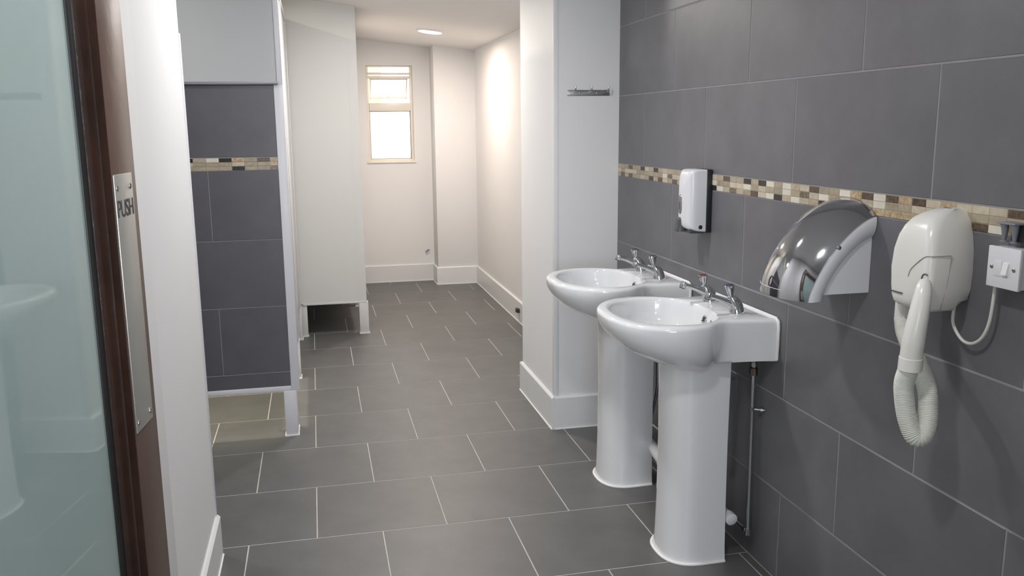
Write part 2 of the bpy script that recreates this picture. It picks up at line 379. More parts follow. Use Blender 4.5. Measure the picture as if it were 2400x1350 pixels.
def bead_h(b, z0, z1, y0, y1):
    s = 1 if z1 > z0 else -1; w = abs(z1-z0)
    sec = [(-.024, 0), (-.016, 0), (-.010, .005), (-.005, .012), (-.0045, .020), (-.007, .023), (-.003, .028), (.0, .034), (.0003, w), (-.024, w)]
    prism(b, [(x, y0, z0+s*d) for x, d in sec], (0, y1-y0, 0))
dobj('glazing_bead', dbm(lambda b: bead_v(b, -.040, -.004, ZB-.045, ZT+.045)), DBROWN)
dobj('glazing_bead', dbm(lambda b: bead_v(b, HY+.145, HY+.1, ZB-.045, ZT+.045)), DBROWN)
dobj('glazing_bead', dbm(lambda b: bead_h(b, ZB, ZB-.045, HY+.1, -.049)), DBROWN)
dobj('glazing_bead', dbm(lambda b: bead_h(b, ZT, ZT+.045, HY+.1, -.049)), DBROWN)
dobj('glass_pane', dbm(lambda b: addbox(b, -.026, -.018, HY+.1, -.04, ZB-.02, ZT+.02)), DGLASS, False)
dobj('pane_shade_strip', dbm(lambda b: addbox(b, -.020, -.0155, -.058, -.036, ZB, ZT, .0015)), mat('pane_shade_black', (.012, .012, .012), .45))  # dark strip standing in for the shade on the pane beside the bead
plate = dobj('push_plate', dbm(lambda b: addbox(b, 0, .0022, .0005, .0735, .979, 1.3295, .0008)), ALU)
for y in (.010, .063):
    for z in (1.312, .992):
        b = bmesh.new(); lathe(b, (.0018, y, z), (1, 0, 0), [(0, .0042), (.0012, .004), (.002, .002)], 12); dobj('screw', b, STEEL, True, plate)
cu = bpy.data.curves.new('lettering', 'FONT'); cu.body = 'PUSH'; cu.size = .0325; cu.extrude = .0004; cu.align_x = 'LEFT'; cu.space_character = .92
to = bpy.data.objects.new('tmp', cu); COL.objects.link(to); bpy.context.view_layer.update()
me = bpy.data.meshes.new_from_object(to.evaluated_get(bpy.context.evaluated_depsgraph_get())); bpy.data.objects.remove(to)
xs = [v.co.x for v in me.vertices]; w0, w1 = min(xs), max(xs)
for v in me.vertices:
    c = v.co.copy(); v.co = Vector((.0024+c.z, .004+(c.x-w0)*.064/(w1-w0), 1.2735+c.y))
me.name = 'lettering'; link('lettering', me, mat('black_engraving', (.03, .03, .03), .5), plate)
for z in (.25, 1.7):
    b = bmesh.new(); lathe(b, (-.004, HY-.006, z), (0, 0, 1), [(0, .007), (.1, .007)], 12); dobj('hinge', b, STEEL)

# ------------------------------------------------------------------ cubicles
def leg(parent, x0, x1, y0, y1, z1, m=TRIMW):
    o = box('leg', x0, x1, y0, y1, 0, z1, m, parent, .002)
    box('foot_sealant', x0-.004, x1+.004, y0-.004, y1+.004, 0, .005, SEAL, o)
    return o
CY = 3.93
tp = thing('shower_partition', (-.32, CY, 0), 'white shower partition clad in dark tiles with a mosaic band, raised on a white leg', 'partition')
PL = -1.58
box('core_board', PL, -.132, CY+.016, CY+.036, .214, ceil_z(-.132)+.0, PANELG, tp)
box('edge_frame', -.1495, -.112, CY+.0, CY+.040, .212, 1.5685, TRIMW, tp, .002)
box('edge_frame', PL, -.1495, CY+.0, CY+.040, .212, .2365, TRIMW, tp, .002)
box('edge_post', -.134, -.112, CY+.002, CY+.040, 1.5685, ceil_z(-.12), TRIMW, tp, .002)
box('ledge', PL, -.1315, CY-.012, CY+.018, 1.5685, 1.5795, TRIMG, tp, .001)
leg(tp, -.183, -.128, CY-.002, CY+.044, .213)
box('tile_backing', PL, -.150, CY+.0036, CY+.0165, .236, 1.5685, GROUT_W, tp)
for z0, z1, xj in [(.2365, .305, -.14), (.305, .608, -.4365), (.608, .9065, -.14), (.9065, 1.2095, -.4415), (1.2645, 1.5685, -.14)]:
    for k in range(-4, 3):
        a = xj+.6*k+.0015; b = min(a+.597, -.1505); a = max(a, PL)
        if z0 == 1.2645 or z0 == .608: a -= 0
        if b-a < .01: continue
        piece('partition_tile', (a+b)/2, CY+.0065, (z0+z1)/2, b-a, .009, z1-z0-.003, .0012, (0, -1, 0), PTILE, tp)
pm = ['tdtgwdgtbct', 'ctcttwtttgg', 'ttbgttdttgt']
pm = ['dtwdgtbt', 'tttcttgg', 'tttdtttm'][:3]
for n in range(24):
    for r in range(3):
        x1 = -.1507-.0525*n+ (0 if n else 0); x0 = x1-.0510
        row = ['tbtg' 'dwt' 'd', 'gttct' 'ttc', 'mttd' 'ttt' 't'][r]
        chh = row[n % 8]
        sx1 = -.183-.0525*(n-1) if n else -.1507; sx0 = -.183-.0525*n
        piece('mosaic_tile', (sx0+sx1)/2, CY+.0065, 1.2618-r*.0178-.0085, sx1-sx0-.0014, .008, .0166, .0008, (0, -1, 0), MOS[chh], tp)

# first run of cubicle fronts, seen edge-on
def front_door(y0, y1, x, lab):
    t = thing('cubicle_door', (x, (y0+y1)/2, 0), lab, 'door')
    box('door_panel', x-.022, x-.004, y0, y1, .222, 2.03, PANEL, t, .0015)
    box('edge_lipping', x-.024, x-.002, y0-.0, y0+.012, .22, 2.032, TRIMW, t, .001)
    return t
def pilaster(y0, y1, x, lab, z1=2.06, legy=None):
    t = thing('cubicle_pilaster', (x, (y0+y1)/2, 0), lab, 'pilaster')
    box('post', x-.030, x+.002, y0, y1, .218, z1, TRIMW, t, .002)
    ly = legy or (y0+.004, y1-.004)
    leg(t, x-.034, x+.004, *ly, .219); return t
pilaster(3.975, 4.06, -.132, 'white upright directly behind the dark tiled partition')
front_door(4.065, 4.855, -.130, 'white cubicle door seen edge-on behind the tiled partition')
pilaster(4.86, 4.945, -.130, 'narrow white upright midway along the cubicle fronts')
front_door(4.95, 5.785, -.130, 'white cubicle door seen edge-on next to the wide off-white panel')
pilaster(5.79, 5.862, -.130, 'narrow white upright against the wide off-white panel')
hr = props(box('head_rail', -.160, -.126, 3.975, 5.865, 2.035, 2.062, TRIMW, None, .002), 'white head rail running along the top of the near cubicle fronts', 'rail')
# the wide panel that steps the second run forward
Y2 = 5.88
wpn = thing('cubicle_partition', (.1, Y2, 0), 'wide off-white cubicle panel facing the basins, standing on white legs', 'partition')
bm = bmesh.new(); prism(bm, [(-1.58, Y2, .222), (.252, Y2, .222), (.252, Y2, ceil_z(.252)), (-1.58, Y2, ceil_z(-1.58))], (0, .02, 0)); obj('panel', bm, PANEL, wpn)
bm = bmesh.new(); prism(bm, [(.250, Y2-.004, .222), (.320, Y2-.004, .222), (.3, Y2-.004, .9), (.3, Y2-.004, ceil_z(.3)), (.250, Y2-.004, ceil_z(.250))], (0, .05, 0)) if False else prism(bm, [(.250, Y2-.002, .222), (.306, Y2-.002, .222), (.306, Y2-.002, ceil_z(.306)), (.250, Y2-.002, ceil_z(.250))], (0, .05, 0)); obj('end_post', bm, PANEL, wpn, True)
box('bottom_rail', -.115, .308, Y2-.004, Y2+.024, .214, .226, PANEL, wpn, .001)
leg(wpn, .254, .316, Y2-.004, Y2+.05, .218, PANEL)
leg(wpn, -.128, -.090, Y2+.004, Y2+.04, .218, PANEL)
def front_door2(y0, y1, x, lab): return front_door(y0, y1, x, lab)
front_door(5.935, 6.80, .300, 'white cubicle door hidden edge-on behind the wide panel')
pilaster(6.805, 6.88, .300, 'white upright whose foot shows beneath the wide panel', 2.06)
front_door(6.885, 7.76, .300, 'white cubicle door hidden edge-on nearest the window')
# partition between the two near cubicles, reaching back to the left wall
props(box('cubicle_divider', -1.58, -.170, 4.895, 4.915, .215, 2.0, PANEL, None, .002), 'off-white divider panel between the two near cubicles', 'partition')

# ------------------------------------------------------------------ basins
def catmull2(P, n, closed=False):
    out = []
    for i in range(len(P)-1):
        p1, p2 = Vector(P[i]), Vector(P[i+1])
        p0 = Vector(P[i-1]) if i else Vector((P[1][0], -P[1][1])) ; p3 = Vector(P[i+2]) if i+2 < len(P) else p2*2-p1
        for k in range(n):
            t = k/n; out.append(.5*((2*p1)+(p2-p0)*t+(2*p0-5*p1+4*p2-p3)*t*t+(3*p1-p0-3*p2+p3)*t**3))
    out.append(Vector(P[-1])); return out
OUT = [(.477, 0), (.470, .088), (.438, .165), (.380, .222), (.308, .248), (.236, .236), (.190, .204), (.155, .188), (.105, .192), (.05, .203), (0, .215)]
INN = [(.440, 0), (.432, .074), (.402, .138), (.350, .184), (.290, .202), (.236, .197), (.196, .178), (.168, .148), (.152, .115), (.144, .085), (.140, .058), (.1385, .028), (.138, 0)]
WT = [1, 1, 1, 1, 1, .98, .82, .55, .22, 0, 0]
NS = 6
def half_outer(t, inset=0):
    """outer outline (front centre -> wall corner -> wall centre) as (u, v, z) at depth t under the rim"""
    ph = t*PI/2; f = .20+.80*math.cos(ph)**1.5 if ph < PI/2-1e-6 else .20
    fv = .42+.58*math.cos(ph)**1.1 if ph < PI/2-1e-6 else .42
    zb = .80-.160*math.sin(ph)
    if t < .62: zk, vk = .80-.113*(t/.62)**.8, 1-.02*t
    elif t < .66: zk, vk = .685, .985
    else: zk, vk = .685-.01*(t-.66), .985-(t-.66)/.34*.45
    pts = []
    for (u, v), w in zip(OUT, WT):
        ub, vb = .17+(u-.17)*f, v*fv; uk, vv = u, v*vk
        if t > .66 and u > .04: uk = u*(1-(t-.66)*.3)
        pts.append((ub*w+uk*(1-w), vb*w+vv*(1-w), zb*w+zk*(1-w)))
    # spline in 3D
    P = [Vector(p) for p in pts]; out = []
    for i in range(len(P)-1):
        p1, p2 = P[i], P[i+1]; p0 = P[i-1] if i else Vector((P[1].x, -P[1].y, P[1].z)); p3 = P[i+2] if i+2 < len(P) else p2*2-p1
        for k in range(NS):
            s = k/NS; out.append(.5*((2*p1)+(p2-p0)*s+(2*p0-5*p1+4*p2-p3)*s*s+(3*p1-p0-3*p2+p3)*s**3))
    out.append(P[-1])
    for k in range(1, 2*NS+1):
        q = P[-1].copy(); q.y *= 1-k/(2*NS); out.append(q)
    return out
def full(half):
    """mirror a half outline (v >= 0) to the closed ring"""
    return half+[Vector((p.x, -p.y, p.z)) for p in half[-2:0:-1]]
def inset_ring(r, d, z):
    n = len(r); c = Vector((.2, 0, 0)); out = []
    for i in range(n):
        a, b = r[i-1], r[(i+1) % n]; t = Vector((b.x-a.x, b.y-a.y, 0)); nn = Vector((-t.y, t.x, 0))
        if nn.length < 1e-7: nn = c-r[i]
        nn.z = 0; nn.normalize()
        if nn.dot(Vector((c.x-r[i].x, c.y-r[i].y, 0))) < 0: nn = -nn
        p = r[i]+nn*d
        if r[i].x < 1e-5: p.x = 0
        out.append(Vector((p.x, p.y, z)))
    return out
def basin(yc, lab, marks, far):
    t = thing('basin', (W, yc, 0), lab, 'basin', 'white pedestal basins')
    T = lambda p: Vector((W-p.x, yc+p.y, p.z))
    R = []
    top = full(half_outer(0))
    for k in range(14, 0, -1): R.append(full(half_outer(k/14)))
    R.append([p.copy() for p in top])
    for k in range(1, 5):
        a = k/4*PI/2; R.append(inset_ring(top, .013*(1-math.cos(a)), .80+.013*math.sin(a)))
    ih = catmull2(INN, NS); inn = full([Vector((p.x, p.y, 0)) for p in ih])
    R.append([(R[-1][i]*.5+inn[i]*.5) for i in range(len(inn))])
    for p in R[-1]: p.z = .8145
    ci = Vector((.29, 0, 0))
    for k, (f, z) in enumerate([(1.02, .8135), (1.0, .811), (.985, .805), (.97, .792), (.95, .77), (.91, .745), (.84, .722), (.72, .704), (.55, .692), (.35, .685), (.15, .682)]):
        R.append([Vector((ci.x+(p.x-ci.x)*f, p.y*f, z)) for p in inn])
    bm = bmesh.new(); rings(bm, [[T(p) for p in r] for r in R]); b = obj('bowl', bm, CERA, t, True, 60)
    # pedestal: D-shaped column, slightly flared at top and foot
    bm = bmesh.new(); RR = []
    for z, sx, sy in [(0, 1.04, 1.05), (.012, 1.03, 1.035), (.05, 1.0, 1.0), (.2, .965, .965), (.4, .955, .95), (.55, .975, .97), (.66, 1.0, 1.0)]:
        r = []
        for k in range(41):
            a = -PI/2+PI*k/40; r.append(Vector((.175+.104*sx*max(math.cos(a), 0)**.80, .112*sy*math.copysign(abs(math.sin(a))**.80, math.sin(a)), z)))
        r.append(Vector((.098, .110*sy, z))); r.append(Vector((.098, .095*sy, z)))
        for k in range(9):
            a = PI/2-PI*k/8; r.append(Vector((.168+.085*math.cos(a)*sx, .097*sy*math.sin(a), z)))
        r.append(Vector((.098, -.095*sy, z))); r.append(Vector((.098, -.110*sy, z)))
        RR.append([T(p) for p in r])
    rings(bm, RR); obj('pedestal', bm, CERA, t, True, 50)
    # sealant bead round the pedestal foot
    pts = [T(Vector((.175+.113*max(math.cos(-PI/2+PI*k/30), 0)**.8, .120*math.copysign(abs(math.sin(-PI/2+PI*k/30))**.8, math.sin(-PI/2+PI*k/30)), .003))) for k in range(31)]
    pts = [T(Vector((.10, -.118, .003)))]+pts+[T(Vector((.10, .118, .003)))]
    tube('sealant', pts, .0055, SEAL, t, 8)
    e = .004
    tube('sealant', [T(Vector((e, -.2145, .69))), T(Vector((e, -.2165, .79))), T(Vector((e, -.214, .806))), T(Vector((e, -.2, .8145))), T(Vector((e, .2, .8145))), T(Vector((e, .2165, .80))), T(Vector((e, .2145, .69)))], .005, SEAL, t, 8)
    # overflow and chain hole in the back of the bowl
    q = T(Vector((.1455, -.012, .778))); d = (-.93, 0, .36)
    ov = lat('overflow', q, d, [(-.004, .0135), (.0035, .0135), (.0045, .011), (.003, .0075), (-.002, .007)], CHROME, t, 20)
    lat('overflow_hole', q, d, [(-.002, .0072), (.0016, .0072)], BLACK, ov, 16)
    lat('chain_hole', T(Vector((.1452, -.060, .782))), d, [(-.002, .003), (.0025, .003)], BLACK, t, 10)
    dr = lat('drain', T(Vector((.29, 0, .682))), (0, 0, 1), [(-.01, .03), (.003, .03), (.005, .024), (.002, .018)], CHROME, t, 24)
    for s, mk in ((-1, marks[0]), (1, marks[1])):
        tap(t, Vector((W-.078, yc+s*.0945, .8145)), mk)
    return t
def tap(parent, p, mk):
    X = lambda x, z, y=0: p+Vector((-x, y, z))
    bm = bmesh.new()
    R = []
    # swept body: round foot, leaning forward and narrowing to the neck of the handle
    prof = [(0, 0, .0235, .0235), (.001, .004, .0235, .0235), (.002, .010, .0215, .0215), (.004, .020, .0205, .0205), (.008, .030, .0190, .0195), (.013, .039, .0165, .0175), (.019, .047, .0125, .0145), (.024, .052, .0085, .0105)]
    for x, z, rx, ry in prof: R.append([X(x+math.cos(2*PI*k/20)*rx, z-math.cos(2*PI*k/20)*min(z, .010)*.6, math.sin(2*PI*k/20)*ry) for k in range(20)])
    rings(bm, R); b = obj('tap', bm, CHROME, parent, True, 50)
    bm = bmesh.new(); pts = [(.002, .022), (.022, .031), (.045, .041), (.068, .050), (.088, .056)]
    addtube(bm, [X(x, z) for x, z in pts], [.0165, .0125, .0095, .0080, .0075], 14); obj('spout', bm, CHROME, b, True, 50)
    ax = Vector((-.34, 0, -.94)); lat('nozzle', X(.092, .0675), ax, [(0, .0085), (.002, .0105), (.018, .0108), (.021, .0095)], CHROME, b, 16)
    lat('nozzle_mouth', X(.092, .0675)+ax*.0205, ax, [(0, .0098), (.0022, .0098)], BLACK, b, 16)
    hx = Vector((-.17, 0, .985)); c = X(.021, .047)
    bm = bmesh.new(); a, q = frame(hx); R = []
    for h, r in [(0, .0095), (.004, .0105), (.008, .0080), (.014, .0088), (.026, .0122), (.035, .0150), (.039, .0150), (.0415, .0130)]:
        R.append([c+hx*h+(a*math.cos(2*PI*k/20)+q*math.sin(2*PI*k/20))*r*(1-(.16 if (k % 5 in (0,)) and .012 < h < .038 else 0)) for k in range(20)])
    rings(bm, R); obj('tap_handle', bm, CHROME, b, True, 25)
    lat('temperature_disc', c+hx*.041, hx, [(0, .0115), (.0015, .011)], mk, b, 16)
YC1, YC2 = 2.500, 3.125
b1 = basin(YC1, 'white pedestal basin nearest the camera, with red and blue tap tops', (BLUE, RED), False)
b2 = basin(YC2, 'white pedestal basin farther back, beside the white wall end', (DGREY, DGREY), True)

# pipework under the basins
def fitting(name, c, ax, r, l, m, par): return lat(name, Vector(c)-Vector(ax)*l/2, ax, [(0, r*.85), (.001, r), (l-.001, r), (l, r*.85)], m, par, 10, 30)
PXX = 1.297
ps = thing('supply_pipe', (PXX, 2.372, 0), 'chrome supply pipe dropping from the nearest basin to an elbow near the floor', 'pipe')
bm = bmesh.new(); addtube(bm, [(PXX, 2.374, .683), (PXX, 2.368, .103)], .0065, 12); obj('riser', bm, CHROME, ps, True, 50)
fitting('compression_nut', (PXX, 2.374, .632), (0, 0, 1), .0125, .024, COPPER, ps)
fitting('compression_nut', (PXX, 2.374, .655), (0, 0, 1), .010, .016, STEEL, ps)
fitting('elbow', (PXX, 2.368, .102), (0, 0, 1), .0105, .022, CHROME, ps)
fitting('elbow', (PXX, 2.384, .102), (0, 1, 0), .0105, .02, CHROME, ps)
bm = bmesh.new(); addtube(bm, [(PXX, 2.370, .102), (PXX, 3.30, .106)], .0065, 12); obj('run', bm, CHROME, ps, True, 50)
fitting('pipe_clip', (PXX, 2.374, .510), (0, 0, 1), .009, .012, CHROME, ps)
bm = bmesh.new(); addtube(bm, [(PXX, 2.374, .510), (W+.0015, 2.352, .510)], .0045, 8); obj('clip_stem', bm, STEEL, ps, True)
fitting('clip_foot', (1.320, 2.357, .510), (1, -.4, 0), .0085, .010, STEEL, ps)
ps2 = thing('supply_pipe', (PXX, 2.62, 0), 'dark supply pipe half hidden behind the nearest pedestal', 'pipe')
bm = bmesh.new(); addtube(bm, [(PXX, 2.600, .683), (PXX, 2.600, .190)], .0065, 12); obj('riser', bm, CHROME, ps2, True, 50)
bm = bmesh.new(); addtube(bm, [(PXX, 2.600, .545), (W+.0015, 2.580, .545)], .0045, 8); obj('clip_stem', bm, STEEL, ps2, True)
fitting('pipe_clip', (PXX, 2.600, .545), (0, 0, 1), .009, .012, STEEL, ps2)
bm = bmesh.new(); addtube(bm, [(PXX, 2.600, .190), (PXX, 3.30, .180)], .0065, 12); obj('run', bm, CHROME, ps2, True, 50)
ph = thing('flexible_supply_pipe', (1.27, 3.08, 0), 'curved chrome supply pipe dropping behind the far pedestal', 'pipe')
bm = bmesh.new(); addtube(bm, spline([(1.28, 3.105, .68), (1.28, 3.105, .45), (1.278, 3.100, .36), (1.272, 3.125, .26), (1.268, 3.150, .20), (1.268, 3.110, .135)], 8), .006, 12); obj('riser', bm, CHROME, ph, True, 50)
fitting('compression_nut', (1.268, 3.110, .132), (0, .3, -1), .011, .02, COPPER, ph)
fitting('valve', (1.262, 3.150, .150), (0, 0, 1), .014, .03, STEEL, ph)
def waste(name, pts, r, lab):
    t = thing(name, pts[-1], lab, 'pipe')
    bm = bmesh.new(); addtube(bm, spline(pts, 6), r, 16); obj('pipe_run', bm, WPLAS, t, True, 50)
    a, b = Vector(pts[0]), Vector(pts[1]); d = (b-a).normalized()
    lat('end_socket', a-d*.004, d, [(0, r*.7), (.004, r*1.2), (.03, r*1.25), (.034, r*1.02)], WPLAS, t, 18)
    return t
waste('waste_pipe', [(1.252, 2.392, .137), (1.250, 2.44, .140), (1.235, 2.49, .150), (1.20, 2.50, .170)], .0165, 'white plastic waste pipe end poking out beside the nearest pedestal')
waste('waste_pipe', [(1.232, 2.885, .128), (1.232, 2.96, .140), (1.232, 3.06, .158), (1.20, 3.12, .17)], .0215, 'white plastic waste pipe between the two pedestals')

# ------------------------------------------------------------------ soap dispenser
def rr(y0, y1, z0, z1, r, n=6):
    """rounded rectangle in the yz plane"""
    pts = []
    for cy, cz, a0 in ((y1-r, z1-r, 0), (y0+r, z1-r, PI/2), (y0+r, z0+r, PI), (y1-r, z0+r, 3*PI/2)):
        for k in range(n+1):
            a = a0+PI/2*k/n; pts.append((cy+r*math.cos(a), cz+r*math.sin(a)))
    return pts
sd = thing('soap_dispenser', (W, 2.81, 1.02), 'white wall-mounted soap dispenser with dark grey push lever and sight window', 'soap dispenser')
box('back_plate', W-.019, W+.001, 2.767, 2.873, 1.016, 1.233, BLACK, sd, .003)
bm = bmesh.new(); R = []
# profile in z of the front: rounded over at the top, slightly concave foot
for x, y0, y1, z0, z1, r in [(W-.019, 2.769, 2.872, 1.019, 1.2325, .006), (W-.050, 2.770, 2.871, 1.022, 1.233, .008), (W-.064, 2.7715, 2.8695, 1.025, 1.232, .010), (W-.073, 2.775, 2.867, 1.028, 1.228, .014), (W-.079, 2.780, 2.862, 1.031, 1.221, .018), (W-.084, 2.790, 2.854, 1.035, 1.208, .020), (W-.0875, 2.802, 2.844, 1.042, 1.186, .018), (W-.0885, 2.812, 2.836, 1.055, 1.160, .01)]:
    R.append([Vector((x, a, b)) for a, b in rr(y0, y1, z0, z1, r)])
rings(bm, R); obj('cover', bm, WPLAS, sd, True, 40)
bm = bmesh.new(); n = 24
o_ = [Vector((W-.0885, 2.828+.0125*math.cos(2*PI*k/n), 1.112+.0245*math.sin(2*PI*k/n)+.010*math.copysign(1, math.sin(2*PI*k/n)+1e-6))) for k in range(n)]
rings(bm, [[p+Vector((.008, 0, 0)) for p in o_], o_, [p*1 for p in [Vector((W-.0925, 2.828+(q.y-2.828)*.8, 1.112+(q.z-1.112)*.88)) for q in o_]]]); sg = obj('sight_window', bm, LENS, sd, True)
bm = bmesh.new(); n = 18
rings(bm, [[Vector((W-x, 2.828+.0028*math.cos(2*PI*k/n), 1.108+.014*math.sin(2*PI*k/n))) for k in range(n)] for x in (.092, .0934)]); obj('sight_slot', bm, DGREY, sg)
bm = bmesh.new(); R = []
for z, x0, x1, hw in [(1.0665, .089, .080, .010), (1.065, .0925, .08, .014), (1.059, .0945, .08, .0165), (1.045, .096, .079, .0175), (1.032, .098, .078, .0185), (1.021, .102, .077, .020), (1.018, .102, .077, .020)]:
    R.append([Vector((W-x0, 2.834-hw*.7, z)), Vector((W-x0, 2.834+hw*.7, z)), Vector((W-x0+.006, 2.834+hw, z)), Vector((W-x1, 2.834+hw, z)), Vector((W-x1, 2.834-hw, z)), Vector((W-x0+.006, 2.834-hw, z))])
rings(bm, R); obj('push_lever', bm, DGREY, sd, True, 50)
lat('lock', (W-.038, 2.7735, 1.036), (0, -1, 0), [(0, .0075), (.004, .0075), (.005, .006)], BLACK, sd, 16)
box('bottom_tray', W-.074, W-.018, 2.775, 2.867, 1.014, 1.030, DGREY, sd, .004)

# ------------------------------------------------------------------ chrome hand dryer
HY0, HY1, HZ = 1.862, 2.085, .957
hc = (HY0+HY1)/2; hw = (HY1-HY0)/2
hd = thing('hand_dryer', (W, hc, HZ), 'polished chrome hand dryer with white sides on the tiled wall', 'hand dryer')
def arc(A, B, p, n=22, x0=0):
    out = []
    for k in range(n+1):
        a = PI/2*k/n; out.append((A*max(math.cos(a), 0)**(2/p), B*max(math.sin(a), 0)**(2/p)))
    return out     # from the front bottom to the wall top, (depth, height)
bm = bmesh.new(); R = []; NSX = 20
for i in range(NSX+1):
    s = -1+2*i/NSX; q = (1-abs(s)**2.6)
    A = .174+.044*q; B = .207+.033*q; p = 1.42+.30*q
    R.append([Vector((W-a, hc+hw*s, HZ+.001+b)) for a, b in arc(A, B, p)])
inner = []
for r in R: inner.append([Vector((W-(W-p.x)*.988, hc+(p.y-hc)*.99, HZ+(p.z-HZ)*.988)) for p in r])
V = [[bm.verts.new(p) for p in r] for r in R]; U = [[bm.verts.new(p) for p in r] for r in inner]
for i in range(NSX):
    for j in range(22):
        bm.faces.new((V[i][j], V[i][j+1], V[i+1][j+1], V[i+1][j])); bm.faces.new((U[i][j], U[i+1][j], U[i+1][j+1], U[i][j+1]))
    bm.faces.new((V[i][0], V[i+1][0], U[i+1][0], U[i][0]))
for i in (0, NSX):
    for j in range(22): bm.faces.new((V[i][j], U[i][j], U[i][j+1], V[i][j+1]))
obj('chrome_cover', bm, DCHROME, hd, True, 60)
def side(s):
    """white side cheek: rounded band that follows the cover, flat plate recessed behind it"""
    y = hc+hw*s; bm = bmesh.new(); R = []
    for d, f in [(-.004, .987), (.0005, .98), (.0022, .95), (.0022, .90), (.0005, .85), (-.003, .80), (-.008, .755), (-.014, .73)]:
        R.append([Vector((W-a*f, y+s*d, HZ+b*f)) for a, b in arc(.174, .207, 1.42)])
    V = [[bm.verts.new(p) for p in r] for r in R]
    for i in range(len(V)-1):
        for j in range(22): bm.faces.new((V[i][j], V[i][j+1], V[i+1][j+1], V[i+1][j]))
    f = .70
    base = [Vector((W-a*f, y-s*.016, HZ+.014+b*f)) for a, b in arc(.174, .207, 1.42)]
    last = V[-1]; B_ = [bm.verts.new(p) for p in base]
    for j in range(22): bm.faces.new((last[j], last[j+1], B_[j+1], B_[j]))
    bm.faces.new(B_+[bm.verts.new((W, y-s*.016, HZ+.014))])
    return obj('side_cheek', bm, WPLAS, hd, True, 50)
side(-1); side(1)
bm = bmesh.new(); prism(bm, [(W+.001, hc-hw+.014, HZ+.014), (W-.122, hc-hw+.014, HZ+.014), (W-.10, hc-hw+.014, HZ+.10), (W-.03, hc-hw+.014, HZ+.165), (W+.001, hc-hw+.014, HZ+.17)], (0, 2*hw-.028, 0)); obj('housing', bm, WPLAS, hd)
box('air_outlet', W-.165, W-.128, hc-.07, hc+.07, HZ+.004, HZ+.03, BLACK, hd, .004)
lat('cover_screw', (W-.098, HY0-.001, HZ+.132), (0, -1, 0), [(-.004, .005), (.002, .005), (.003, .003)], STEEL, hd, 14)
bm = bmesh.new(); R = []
def surf(y, z):
    """point on the chrome cover at width position y and height z"""
    q = 1-abs((y-hc)/hw)**2.6; A = .174+.044*q; B = .207+.033*q; p = 1.42+.30*q
    return Vector((W-A*max(1-((z-HZ)/B)**p, 0)**(1/p), y, z))
for k in range(28):
    a = 2*PI*k/28; R.append(surf(1.972+.0075*math.cos(a), .994+.0125*math.sin(a))-Vector((.0006, 0, 0)))
addtube(bm, R+[R[0]], .0011, 6, False); obj('sensor_ring', bm, BLACK, hd, True)
tube('cover_seam', [surf(hc-hw*.45+k/20*hw*1.34, HZ+.022)-Vector((.0003, 0, 0)) for k in range(21)], .0008, TRIMW, hd, 6)

# ------------------------------------------------------------------ hair dryer with hose
hr_ = thing('hair_dryer', (W, 1.59, 1.0), 'ivory wall hair dryer with nozzle handle and looped ribbed hose', 'hair dryer')
bm = bmesh.new(); R = []
def hring(z, xf, y0, y1, r, bk=0):
    """horizontal section: flat back on the wall, rounded corners in front"""
    bk = {.996: .030, .997: .028, 1.005: .024, 1.014: .016, 1.018: .004}.get(z, 0)
    pts = [Vector((W+.001-bk, y0+.012, z)), Vector((W-.034, y0+.003, z))]
    n = 6; cx, cy = W-xf+r, y0+r*.9
    for k in range(n+1):
        a = PI/2*k/n; pts.append(Vector((cx-r*math.sin(a), cy-r*.9*math.cos(a), z)))
    cy = y1-r*.9
    for k in range(n+1):
        a = PI/2*k/n; pts.append(Vector((cx-r*math.cos(a), cy+r*.9*math.sin(a), z)))
    pts += [Vector((W-.034, y1-.003, z)), Vector((W+.001-bk, y1-.012, z))]
    return pts
for z, xf, y0, y1, r in [(.996, .080, 1.548, 1.622, .012), (.997, .100, 1.536, 1.634, .014), (1.005, .108, 1.529, 1.642, .014), (1.014, .110, 1.527, 1.644, .014), (1.018, .111, 1.526, 1.645, .014), (1.04, .1125, 1.523, 1.648, .015), (1.08, .114, 1.521, 1.650, .016), (1.12, .113, 1.523, 1.647, .018), (1.15, .109, 1.528, 1.641, .020), (1.170, .103, 1.534, 1.634, .022), (1.186, .093, 1.541, 1.626, .024), (1.198, .076, 1.550, 1.616, .024), (1.206, .052, 1.560, 1.604, .018), (1.2085, .03, 1.568, 1.596, .01)]:
    R.append(hring(z, xf, y0, y1, r))
rings(bm, R); obj('body', bm, IVORY, hr_, True, 50)
def seam(pts, name='seam', r=.0009): return tube(name, spline(pts, 6), r, mat(name+'_line', (.35, .34, .31), .6), hr_, 6)
xq = W-.1145
seam([(xq+.000, 1.583, 1.066), (xq-.0002, 1.578, 1.079), (xq-.0002, 1.568, 1.090), (xq, 1.552, 1.103), (xq+.0005, 1.541, 1.111), (xq+.002, 1.532, 1.1155), (xq+.006, 1.5265, 1.116)])
seam([(xq+.004, 1.528, 1.116), (xq+.012, 1.5225, 1.116), (W-.064, 1.5225, 1.116)])
seam([(W-.062, 1.5222, 1.116), (W-.066, 1.524, 1.06), (W-.074, 1.5285, 1.00)])
box('vent_slot', xq-.0005, xq+.004, 1.600, 1.634, 1.0255, 1.0275, DGREY, hr_)
